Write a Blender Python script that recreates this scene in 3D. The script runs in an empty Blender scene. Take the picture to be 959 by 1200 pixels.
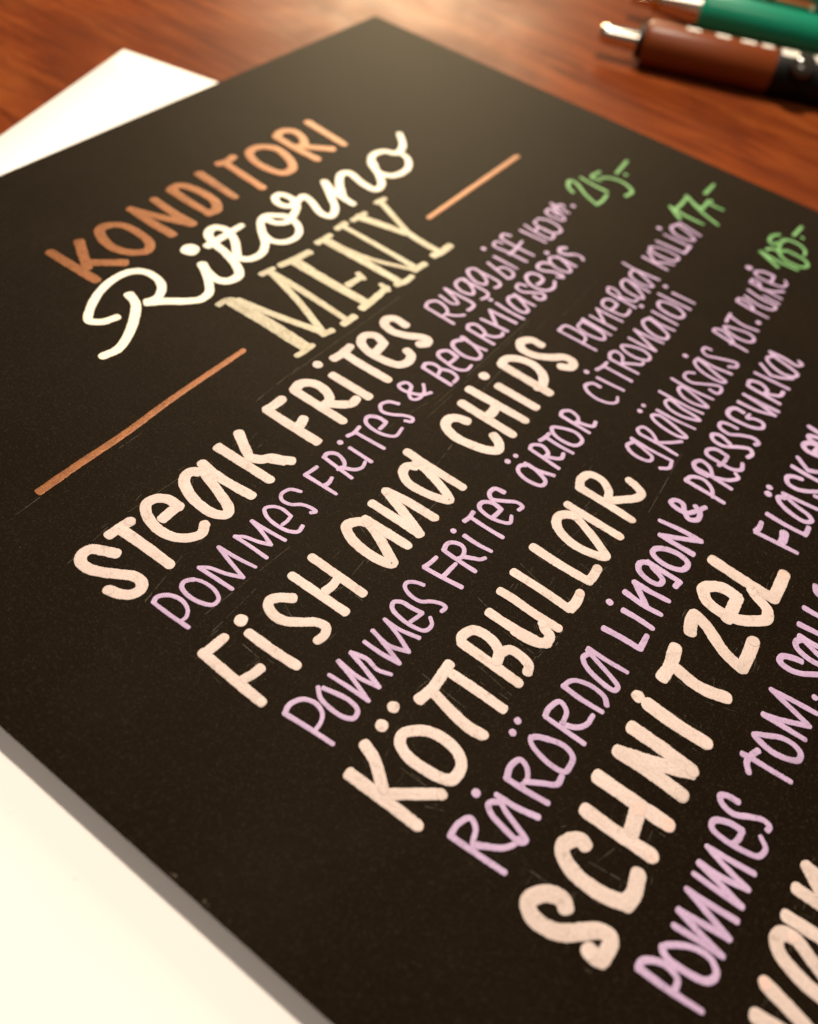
import bpy, bmesh, math, random
from mathutils import Vector, Matrix, noise

# ------------------------------------------------------------------ camera, lamps, exposure
MM = 0.001
CARD_TOP = 2.6                      # mm above the table
SC = bpy.context.scene
COL = SC.collection

cam_data = bpy.data.cameras.new('camera')
cam = bpy.data.objects.new('camera', cam_data)
COL.objects.link(cam)
RIGHT = Vector((0.57689309, -0.80722303, 0.12484126))
UP = Vector((0.60156189, 0.52326268, 0.60358882))
BACK = Vector((-0.55255557, -0.27310648, 0.78746123))
CAM_POS = Vector((-154.50270931, -108.44295731, 70.91434625 + CARD_TOP)) * MM
cam.matrix_world = Matrix(((RIGHT.x, UP.x, BACK.x, CAM_POS.x), (RIGHT.y, UP.y, BACK.y, CAM_POS.y),
                           (RIGHT.z, UP.z, BACK.z, CAM_POS.z), (0, 0, 0, 1)))
cam_data.sensor_fit = 'VERTICAL'
cam_data.sensor_height = 36.0
cam_data.lens = 929.557 / 1200 * 36.0
cam_data.clip_start = 0.002
cam_data.clip_end = 50
cam_data.dof.use_dof = True
cam_data.dof.focus_distance = 0.0855
cam_data.dof.aperture_fstop = cam_data.lens / 1.6
SC.camera = cam

world = bpy.data.worlds.new('World')
SC.world = world
world.use_nodes = True
world.node_tree.nodes['Background'].inputs[0].default_value = (1.0, 0.80, 0.62, 1)
world.node_tree.nodes['Background'].inputs[1].default_value = 0.11


def lamp(name, pos, target, size, power, colour):
    d = bpy.data.lights.new(name, 'AREA')
    d.shape = 'DISK'
    d.size = size
    d.energy = power
    d.color = colour
    o = bpy.data.objects.new(name, d)
    COL.objects.link(o)
    o.location = Vector(pos) * MM
    o.rotation_euler = (Vector(target) * MM - o.location).to_track_quat('-Z', 'Y').to_euler()
    return o


# the warm pendant lamp over the table, a dimmer glow from farther down the room, and a soft fill added behind the viewer to lift the shadows
lamp('pendant_lamp', (75, 30, 420), (-60, -60, 0), 0.035, 2.75, (1.0, 0.86, 0.69))
lamp('room_lamp', (640, 420, 330), (-40, -40, 0), 0.30, 7.6, (1.0, 0.77, 0.46))
lamp('fill_lamp', (-420, -160, 760), (-60, -60, 0), 0.35, 1.6, (1.0, 0.82, 0.68))

SC.view_settings.view_transform = 'Standard'
SC.view_settings.look = 'None'
SC.view_settings.exposure = 0.05
SC.view_settings.gamma = 1.0
SC.view_settings.use_curve_mapping = False
SC.cycles.max_bounces = 6
SC.cycles.use_denoising = True

rng = random.Random(7)


# ------------------------------------------------------------------ materials
class Mat:
    def __init__(self, name):
        self.m = bpy.data.materials.new(name)
        self.m.use_nodes = True
        self.n = self.m.node_tree.nodes
        self.l = self.m.node_tree.links
        self.b = self.n['Principled BSDF']
        self.coord = None

    def set(self, **kw):
        for k, v in kw.items():
            self.b.inputs[k.replace('_', ' ')].default_value = v
        return self

    def node(self, kind, **kw):
        nd = self.n.new(kind)
        for k, v in kw.items():
            if hasattr(nd, k):
                setattr(nd, k, v)
            else:
                nd.inputs[k.replace('_', ' ')].default_value = v
        return nd

    def link(self, a, b):
        self.l.new(a, b)

    def obj_coord(self, scale=(1, 1, 1), rot=(0, 0, 0)):
        tc = self.node('ShaderNodeTexCoord')
        mp = self.node('ShaderNodeMapping')
        mp.inputs['Scale'].default_value = scale
        mp.inputs['Rotation'].default_value = rot
        self.link(tc.outputs['Object'], mp.inputs['Vector'])
        return mp.outputs['Vector']

    def noise(self, vec, scale, detail=4, rough=0.55, dist=0.0):
        nz = self.node('ShaderNodeTexNoise')
        nz.inputs['Scale'].default_value = scale
        nz.inputs['Detail'].default_value = detail
        nz.inputs['Roughness'].default_value = rough
        nz.inputs['Distortion'].default_value = dist
        if vec is not None:
            self.link(vec, nz.inputs['Vector'])
        return nz.outputs['Fac']

    def ramp(self, fac, stops):
        r = self.node('ShaderNodeValToRGB')
        e = r.color_ramp.elements
        while len(e) < len(stops):
            e.new(0.5)
        for i, (p, c) in enumerate(stops):
            e[i].position = p
            e[i].color = (*c, 1) if len(c) == 3 else c
        self.link(fac, r.inputs['Fac'])
        return r.outputs['Color']

    def mix(self, fac, a, b, mode='MIX'):
        mx = self.node('ShaderNodeMix', data_type='RGBA', blend_type=mode)
        for sock, v in ((mx.inputs[0], fac), (mx.inputs[6], a), (mx.inputs[7], b)):
            if isinstance(v, bpy.types.NodeSocket):
                self.link(v, sock)
            else:
                sock.default_value = v if not isinstance(v, tuple) or len(v) == 4 else (*v, 1)
        return mx.outputs[2]

    def math(self, op, a, b=0.0):
        mn = self.node('ShaderNodeMath', operation=op)
        for s, v in ((mn.inputs[0], a), (mn.inputs[1], b)):
            if isinstance(v, bpy.types.NodeSocket):
                self.link(v, s)
            else:
                s.default_value = v
        return mn.outputs[0]

    def bump(self, h, strength, dist):
        b = self.node('ShaderNodeBump')
        b.inputs['Strength'].default_value = strength
        b.inputs['Distance'].default_value = dist
        self.link(h, b.inputs['Height'])
        self.link(b.outputs['Normal'], self.b.inputs['Normal'])

    def colour(self, sock):
        self.link(sock, self.b.inputs['Base Color'])


def black_card():
    M = Mat('black_paper')
    v = M.obj_coord()
    vx = M.obj_coord(scale=(1, 0.22, 1), rot=(0, 0, 0.5))
    vy = M.obj_coord(scale=(0.2, 1, 1), rot=(0, 0, -0.35))
    f1 = M.noise(vx, 2600, 3, 0.6, 1.2)
    f2 = M.noise(vy, 2200, 3, 0.6, 1.4)
    blot = M.noise(v, 60, 3)
    grain = M.noise(v, 5600, 3, 0.7)
    base = M.ramp(blot, [(0.3, (0.0040, 0.0018, 0.0007)), (0.7, (0.0062, 0.0031, 0.0014))])
    fib = M.ramp(M.math('MAXIMUM', f1, f2), [(0.64, (0, 0, 0)), (0.80, (1, 1, 1))])
    col = M.mix(fib, base, (0.012, 0.0095, 0.006))
    spk = M.ramp(grain, [(0.56, (0, 0, 0)), (0.70, (1, 1, 1))])
    col = M.mix(M.math('MULTIPLY', spk, 0.5), col, (0.048, 0.036, 0.022))
    haze = M.ramp(M.noise(v, 42, 6, 0.75, 0.8), [(0.49, (0, 0, 0)), (0.68, (1, 1, 1))])
    col = M.mix(M.math('MULTIPLY', M.math('MULTIPLY', haze, f1), 0.25), col, (0.018, 0.015, 0.010))
    M.colour(col)
    h = M.math('ADD', M.math('MULTIPLY', M.math('ADD', f1, f2), 0.6), M.math('MULTIPLY', grain, 0.5))
    M.bump(h, 0.6, 0.00006)
    M.set(Roughness=0.60)
    M.b.inputs['Specular IOR Level'].default_value = 0.05
    M.b.inputs['Sheen Weight'].default_value = 0.065
    M.b.inputs['Sheen Roughness'].default_value = 0.35
    M.b.inputs['Sheen Tint'].default_value = (1.0, 0.85, 0.60, 1)
    M.b.inputs['Specular Tint'].default_value = (1.0, 0.88, 0.66, 1)
    return M.m


def white_paper():
    M = Mat('white_paper')
    v = M.obj_coord()
    c = M.ramp(M.noise(v, 25, 2), [(0.3, (0.80, 0.79, 0.78)), (0.7, (0.84, 0.83, 0.825))])
    spk = M.ramp(M.noise(v, 1100, 1), [(0.775, (0, 0, 0)), (0.80, (1, 1, 1))])
    M.colour(M.mix(M.math('MULTIPLY', spk, 0.25), c, (0.45, 0.38, 0.32)))
    M.bump(M.noise(v, 3500, 3), 0.15, 0.00004)
    M.set(Roughness=0.8)
    return M.m


def ink(name, c1, c2, thin, rough=0.55, metallic=0.0, sparkle=0.0, spec=0.3, pool=None, streak=0.25):
    """dried paint-marker ink: two tints that run with the stroke's load, mottle, thin worn spots and a grainy skin"""
    M = Mat(name)
    v = M.obj_coord()
    at = M.node('ShaderNodeAttribute')
    at.attribute_name = 'load'
    load = at.outputs['Fac']
    blot = M.noise(v, 420, 4, 0.6)
    tone = M.node('ShaderNodeClamp')
    M.link(M.math('ADD', M.math('MULTIPLY', load, 0.6), M.math('MULTIPLY', blot, 0.4)), tone.inputs[0])
    c = M.mix(tone.outputs[0], c1, c2)
    if pool:
        wet = M.node('ShaderNodeClamp')
        M.link(M.math('SUBTRACT', load, 1.0), wet.inputs[0])
        c = M.mix(wet.outputs[0], c, pool)
    rim = M.node('ShaderNodeClamp')
    M.link(M.math('MULTIPLY', load, -2.0), rim.inputs[0])
    c = M.mix(rim.outputs[0], c, thin)
    fine = M.noise(v, 5200, 2)
    c = M.mix(M.ramp(fine, [(0.35, (0.34, 0.34, 0.34)), (0.62, (0, 0, 0))]), c, thin)
    worn = M.ramp(M.noise(v, 950, 5, 0.7), [(0.33, (0.6, 0.6, 0.6)), (0.43, (0, 0, 0))])
    c = M.mix(worn, c, thin)
    sd, al = M.node('ShaderNodeAttribute'), M.node('ShaderNodeAttribute')
    sd.attribute_name, al.attribute_name = 'side', 'along'
    cx = M.node('ShaderNodeCombineXYZ')
    M.link(M.math('ADD', M.math('MULTIPLY', sd.outputs['Fac'], 2.6), M.math('MULTIPLY', load, 7.0)), cx.inputs[0])
    M.link(M.math('MULTIPLY', al.outputs['Fac'], 0.28), cx.inputs[1])
    st = M.noise(cx.outputs[0], 1.6, 4, 0.65)
    c = M.mix(M.ramp(st, [(0.34, (streak,) * 3), (0.54, (0, 0, 0))]), c, thin)
    if sparkle:
        sp = M.ramp(M.noise(v, 7000, 1), [(0.60, (0, 0, 0)), (0.72, (1, 1, 1))])
        c = M.mix(M.math('MULTIPLY', sp, sparkle), c, tuple(min(1, k * 1.7) for k in c2))
    M.colour(c)
    M.set(Roughness=rough, Metallic=metallic)
    M.b.inputs['Specular IOR Level'].default_value = spec
    M.bump(M.math('ADD', M.math('MULTIPLY', fine, 0.5), blot), 0.10, 0.00004)
    return M.m


def wood():
    M = Mat('varnished_wood')
    ang = math.radians(-58)
    g = M.obj_coord(scale=(1, 0.07, 1), rot=(0, 0, ang))
    g2 = M.obj_coord(scale=(1, 0.24, 1), rot=(0, 0, ang))
    v = M.obj_coord()
    big = M.noise(g2, 60, 6, 0.65, 1.6)
    fine = M.noise(g, 480, 4, 0.65, 0.6)
    blot = M.noise(v, 34, 4, 0.6, 0.8)
    c = M.ramp(big, [(0.28, (0.080, 0.014, 0.004)), (0.5, (0.165, 0.035, 0.008)), (0.74, (0.25, 0.066, 0.015))])
    c = M.mix(M.ramp(fine, [(0.32, (0.75, 0.75, 0.75)), (0.52, (0, 0, 0))]), c, (0.050, 0.010, 0.004))
    c = M.mix(M.ramp(blot, [(0.42, (0, 0, 0)), (0.68, (0.6, 0.6, 0.6))]), c, (0.085, 0.018, 0.006))
    M.colour(c)
    M.bump(M.math('ADD', fine, M.math('MULTIPLY', big, 0.6)), 0.12, 0.0003)
    M.link(M.ramp(blot, [(0.3, (0.33, 0.33, 0.33)), (0.7, (0.46, 0.46, 0.46))]), M.b.inputs['Roughness'])
    M.b.inputs['Specular IOR Level'].default_value = 0.03
    return M.m


def plastic(name, c, rough=0.25, spec=0.5):
    M = Mat(name)
    v = M.obj_coord()
    M.colour(M.mix(M.math('MULTIPLY', M.noise(v, 300, 3), 0.3), c, tuple(k * 0.7 for k in c)))
    M.set(Roughness=rough)
    M.b.inputs['Specular IOR Level'].default_value = spec
    M.bump(M.noise(v, 900, 2), 0.03, 0.0001)
    return M.m


def metal(name, c, rough=0.2):
    M = Mat(name)
    v = M.obj_coord(scale=(0.15, 1, 1))
    M.colour(M.mix(M.noise(v, 1500, 2), c, tuple(k * 0.75 for k in c)))
    M.set(Roughness=rough, Metallic=1.0)
    return M.m


CARD = black_card()
PAPER = white_paper()
WOOD = wood()
INK = {
    'white': ink('pale_pink_ink', (0.56, 0.462, 0.442), (0.71, 0.592, 0.585), (0.34, 0.28, 0.25), streak=0.35, pool=(0.76, 0.47, 0.42)),
    'cream': ink('cream_ink', (0.88, 0.82, 0.70), (0.92, 0.88, 0.78), (0.6, 0.55, 0.44)),
    'gold': ink('champagne_ink', (0.34, 0.315, 0.245), (0.48, 0.455, 0.365), (0.20, 0.165, 0.10), 0.5, 0.15, 0.5, streak=0.75),
    'copper': ink('copper_ink', (0.23, 0.082, 0.026), (0.36, 0.145, 0.058), (0.10, 0.034, 0.012), 0.45, 0.3, 0.6, streak=0.7),
    'lilac': ink('lilac_ink', (0.43, 0.310, 0.52), (0.56, 0.425, 0.66), (0.25, 0.17, 0.27), streak=0.3),
    'green': ink('green_ink', (0.13, 0.33, 0.12), (0.22, 0.46, 0.19), (0.06, 0.20, 0.05)),
}
CHALK = ink('pencil_mark', (0.06, 0.051, 0.038), (0.14, 0.122, 0.092), (0.02, 0.018, 0.012), 0.8, 0, 0, 0.1)
SMUDGE = None


# ------------------------------------------------------------------ object helpers
def link_mesh(name, bm, mat, parent=None, smooth=True):
    me = bpy.data.meshes.new(name)
    bm.to_mesh(me)
    bm.free()
    me.materials.append(mat)
    if smooth:
        for p in me.polygons:
            p.use_smooth = True
    o = bpy.data.objects.new(name, me)
    COL.objects.link(o)
    if parent:
        o.parent = parent
    return o


def thing(name, label, cat, loc=(0, 0, 0), group=None):
    o = bpy.data.objects.new(name, None)
    COL.objects.link(o)
    o.location = Vector(loc) * MM
    o['label'] = label
    o['category'] = cat
    if group:
        o['group'] = group
    return o


def slab(bm, outline, z0, z1, bevel=0.0):
    """a flat sheet with the given outline (mm) between two heights"""
    bot = [bm.verts.new((x * MM, y * MM, z0 * MM)) for x, y in outline]
    top = [bm.verts.new((x * MM, y * MM, z1 * MM)) for x, y in outline]
    bm.faces.new(top)
    bm.faces.new(bot[::-1])
    k = len(outline)
    for i in range(k):
        bm.faces.new((bot[i], bot[(i + 1) % k], top[(i + 1) % k], top[i]))
    bmesh.ops.recalc_face_normals(bm, faces=bm.faces)


# ------------------------------------------------------------------ setting: the table top
bm = bmesh.new()
slab(bm, [(-700, -500), (500, -500), (500, 420), (-700, 420)], -25, 0)
table = link_mesh('table', bm, WOOD, smooth=False)
table['label'] = 'reddish brown varnished wooden table top under the black menu card'
table['category'] = 'table'
table['kind'] = 'structure'

# ------------------------------------------------------------------ the white sheet under the card
bm = bmesh.new()
PAPER_CORNER = (-48.2961, 24.1688)
PAPER_TOP = (-0.9555, -0.2949)
PAPER_SIDE = (0.2023, -0.9793)
corner = Vector(PAPER_CORNER)
ex = Vector(PAPER_TOP)
ey = Vector(PAPER_SIDE)
NX, NY = 40, 24
grid = {}
for i in range(NX + 1):
    for j in range(NY + 1):
        p = corner + ex * (297 * i / NX) + ey * (210 * j / NY)
        z = 0.12 + 0.05 * noise.noise(Vector((p.x * 0.02, p.y * 0.02, 3)))
        grid[i, j] = bm.verts.new((p.x * MM, p.y * MM, max(0.06, z) * MM))
for i in range(NX):
    for j in range(NY):
        bm.faces.new((grid[i, j], grid[i + 1, j], grid[i + 1, j + 1], grid[i, j + 1]))
bmesh.ops.recalc_face_normals(bm, faces=bm.faces)
bmesh.ops.solidify(bm, geom=bm.faces[:], thickness=0.1 * MM)
sheet = link_mesh('paper_sheet', bm, PAPER)
sheet['label'] = 'blank white sheet of paper sticking out from under the black card'
sheet['category'] = 'paper'

# ------------------------------------------------------------------ the menu card
W, H = 148.0, 210.0
menu = thing('menu_card', 'black hand-lettered restaurant menu card lying across a white sheet', 'menu', (0, 0, 0))
bm = bmesh.new()
NX, NY = 120, 170


def edge_wear(x, y, i, j):
    if i == 0 and 60 < -y < 200:
        return 0.10 * max(0, noise.noise(Vector((y * 0.35, 4.2, 0)))) ** 2
    return 0.0


grid = {}
for i in range(NX + 1):
    for j in range(NY + 1):
        x, y = -W + W * i / NX, -H * j / NY
        grid[i, j] = bm.verts.new(((x + edge_wear(x, y, i, j)) * MM, y * MM, CARD_TOP * MM))
for i in range(NX):
    for j in range(NY):
        bm.faces.new((grid[i, j], grid[i, j + 1], grid[i + 1, j + 1], grid[i + 1, j]))
bmesh.ops.recalc_face_normals(bm, faces=bm.faces)
if bm.faces[:][0].normal.z < 0:
    bmesh.ops.reverse_faces(bm, faces=bm.faces)
r = bmesh.ops.extrude_face_region(bm, geom=bm.faces[:])
for v in [g for g in r['geom'] if isinstance(g, bmesh.types.BMVert)]:
    pass
bmesh.ops.translate(bm, verts=[g for g in r['geom'] if isinstance(g, bmesh.types.BMVert)], vec=(0, 0, -0.45 * MM))
bmesh.ops.recalc_face_normals(bm, faces=bm.faces)
card = link_mesh('card_sheet', bm, CARD, menu, smooth=False)
# the mounting board glued behind the card keeps its edges off the paper
bm = bmesh.new()
slab(bm, [(-W + 9, -H + 9), (-9, -H + 9), (-9, -9), (-W + 9, -9)], 0.30, CARD_TOP - 0.46)
link_mesh('backing_board', bm, CARD, menu, smooth=False)


# ------------------------------------------------------------------ lettering
def catmull(pts):
    """smooth curve through the points; a corner flag breaks it"""
    runs, cur = [], []
    for p, c in pts:
        cur.append(p)
        if c:
            runs.append(cur)
            cur = [p]
    if len(cur) > 1:
        runs.append(cur)
    out = []
    for run in runs:
        if len(run) == 2:
            seg = [run[0], run[1]]
            dens = [seg[0].lerp(seg[1], t / 12) for t in range(13)]
        else:
            closed = (run[0] - run[-1]).length < 0.25
            ext = [run[-2] if closed else run[0] * 2 - run[1]] + run + [run[1] if closed else run[-1] * 2 - run[-2]]
            dens = [run[0]]
            for i in range(1, len(ext) - 2):
                p0, p1, p2, p3 = ext[i - 1:i + 3]
                t0 = 0.0
                t1 = t0 + max(1e-4, (p1 - p0).length) ** 0.5
                t2 = t1 + max(1e-4, (p2 - p1).length) ** 0.5
                t3 = t2 + max(1e-4, (p3 - p2).length) ** 0.5
                for s in range(1, 11):
                    t = t1 + (t2 - t1) * s / 10
                    a1 = p0 * ((t1 - t) / (t1 - t0)) + p1 * ((t - t0) / (t1 - t0))
                    a2 = p1 * ((t2 - t) / (t2 - t1)) + p2 * ((t - t1) / (t2 - t1))
                    a3 = p2 * ((t3 - t) / (t3 - t2)) + p3 * ((t - t2) / (t3 - t2))
                    b1 = a1 * ((t2 - t) / (t2 - t0)) + a2 * ((t - t0) / (t2 - t0))
                    b2 = a2 * ((t3 - t) / (t3 - t1)) + a3 * ((t - t1) / (t3 - t1))
                    dens.append(b1 * ((t2 - t) / (t2 - t1)) + b2 * ((t - t1) / (t2 - t1)))
        out.append(dens)
    return out


PROFILE = ((-1.0, 0.0), (-0.90, 0.55), (-0.7, 0.85), (0.0, 1.0), (0.7, 0.85), (0.90, 0.55), (1.0, 0.0))


def ribbon(bm, lay, line, r, z, hgt, load, seed, ragged, taper=0.0):
    lay_s, lay_a = bm.verts.layers.float['side'], bm.verts.layers.float['along']
    step = max(0.10, r * 0.22)
    pts, acc = [line[0]], 0.0
    for a, b in zip(line, line[1:]):
        d = (b - a).length
        while acc + d >= step:
            a = a.lerp(b, (step - acc) / d)
            d = (b - a).length
            pts.append(a)
            acc = 0.0
        acc += d
    if (pts[-1] - line[-1]).length > step * 0.4:
        pts.append(line[-1])
    if len(pts) < 2:
        pts.append(pts[0] + Vector((step, 0)))
    n = len(pts)
    tang = [(pts[min(n - 1, i + 1)] - pts[max(0, i - 1)]).normalized() for i in range(n)]
    rows = []
    K = 5
    c0, c1 = rng.uniform(0.6, 1.0), rng.uniform(0.6, 1.0)
    for k in range(K, 0, -1):
        a = k / K * math.pi / 2
        rows.append((pts[0] - tang[0] * r * math.sin(a) * c0, tang[0], max(0.04, math.cos(a) ** 0.8)))
    for p, t in zip(pts, tang):
        rows.append((p, t, 1.0))
    for k in range(1, K + 1):
        a = k / K * math.pi / 2
        rows.append((pts[-1] + tang[-1] * r * math.sin(a) * c1, tang[-1], max(0.04, math.cos(a) ** 0.8)))
    prev = None
    lean = rng.uniform(-0.10, 0.22) if taper else 0.0
    for q, (p, t, f) in enumerate(rows):
        f *= 1 + lean * (0.5 - q / len(rows)) * 2 * taper
        nrm = Vector((-t.y, t.x))
        row = []
        for s, h in PROFILE:
            side = 1 if s > 0 else -1
            wob = 1 + ragged * (noise.noise(Vector((p.x * 0.9, p.y * 0.9, seed))) * 0.6
                                + noise.noise(Vector((p.x * 3.1 + side * 9, p.y * 3.1, seed + 5))) * 0.6
                                + noise.noise(Vector((p.x * 9.0 + side * 5, p.y * 9.0, seed + 8))) * 0.35)
            w = p + nrm * s * r * f * wob
            v = bm.verts.new((w.x * MM, w.y * MM, (z + hgt * h * (0.35 + 0.65 * f)) * MM))
            v[lay] = -0.22 if abs(s) == 1.0 else load + 0.55 * noise.noise(Vector((p.x * 0.35, p.y * 0.35, seed)))
            v[lay_s] = s
            v[lay_a] = q * step + seed
            row.append(v)
        if prev:
            for i in range(len(row) - 1):
                bm.faces.new((prev[i], row[i], row[i + 1], prev[i + 1]))
        prev = row


def disc(bm, lay, c, r, z, hgt, load, seed, ragged=0.10):
    lay_s, lay_a = bm.verts.layers.float['side'], bm.verts.layers.float['along']
    rings = ((1.0, 0.0), (0.86, 0.55), (0.7, 0.85), (0.35, 0.97))
    prev = None
    for f, h in rings:
        ring = []
        for k in range(28):
            a = k / 28 * math.tau
            w = 1 + ragged * noise.noise(Vector((math.cos(a) * 1.3, math.sin(a) * 1.3, seed)))
            v = bm.verts.new(((c.x + math.cos(a) * r * f * w) * MM, (c.y + math.sin(a) * r * f * w) * MM, (z + hgt * h) * MM))
            v[lay] = -0.55 if f == 1.0 else load
            v[lay_s] = math.cos(a) * f
            v[lay_a] = math.sin(a) * f * r + seed
            ring.append(v)
        if prev:
            for k in range(28):
                bm.faces.new((prev[k], prev[(k + 1) % 28], ring[(k + 1) % 28], ring[k]))
        prev = ring
    bm.faces.new(prev)


STROKES = []


def parse(body):
    for s in body.split(';'):
        k, dot, pts = 1.0, None, []
        for t in s.split():
            if t[0] == '*':
                k = float(t[1:])
            elif t[0] == '.' and ',' not in t:
                dot = float(t[1:])
            else:
                c = t.endswith('c')
                x, y = t.rstrip('c').split(',')
                pts.append((Vector((float(x), float(y))), c))
        yield k, dot, pts


SAYS = {'white': 'pale pink', 'cream': 'cream white script', 'gold': 'champagne serif', 'copper': 'copper', 'lilac': 'lilac', 'green': 'green'}


def write(name, text, col, width, body, seed):
    bm = bmesh.new()
    for nm in ('load', 'side', 'along'):
        bm.verts.layers.float.new(nm)
    lay = bm.verts.layers.float['load']
    r = width / 2
    heavy = name == 'dish_name'
    hgt = 0.016 if heavy else 0.012
    q = 0
    for k, dot, pts in parse(body):
        z = CARD_TOP + 0.012 + 0.005 * (q % 14)
        load = rng.uniform(0.15, 0.85)
        if dot:
            disc(bm, lay, pts[0][0], dot, z, hgt, min(1, load + 0.2), seed + q)
        else:
            for run in catmull(pts):
                ribbon(bm, lay, run, r * k * rng.uniform(0.96, 1.05), z, hgt, load, seed + q, 0.12 if heavy else 0.15, 0.5 if heavy else 1.0)
                z += 0.002
                if heavy:
                    STROKES.append(run)
            if heavy and rng.random() < 0.6:
                e = pts[-1][0]
                disc(bm, lay, e + Vector((rng.uniform(-.05, .05), rng.uniform(-.05, .05))), r * 0.93, z + 0.02, hgt * 0.9, rng.choice((0.1, 0.9, 1.3, 1.7)), seed + q + 50)
        q += 1
    bmesh.ops.recalc_face_normals(bm, faces=bm.faces)
    for f in bm.faces:
        if f.normal.z < 0:
            f.normal_flip()
    o = link_mesh(name, bm, INK[col], menu)
    if name == 'rule_line':
        o['label'] = '%s copper rule beside the menu heading' % ('long left' if text == 'left' else 'short right')
    else:
        o['label'] = '%s hand lettering reading %s' % (SAYS[col], text)
    return o


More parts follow.
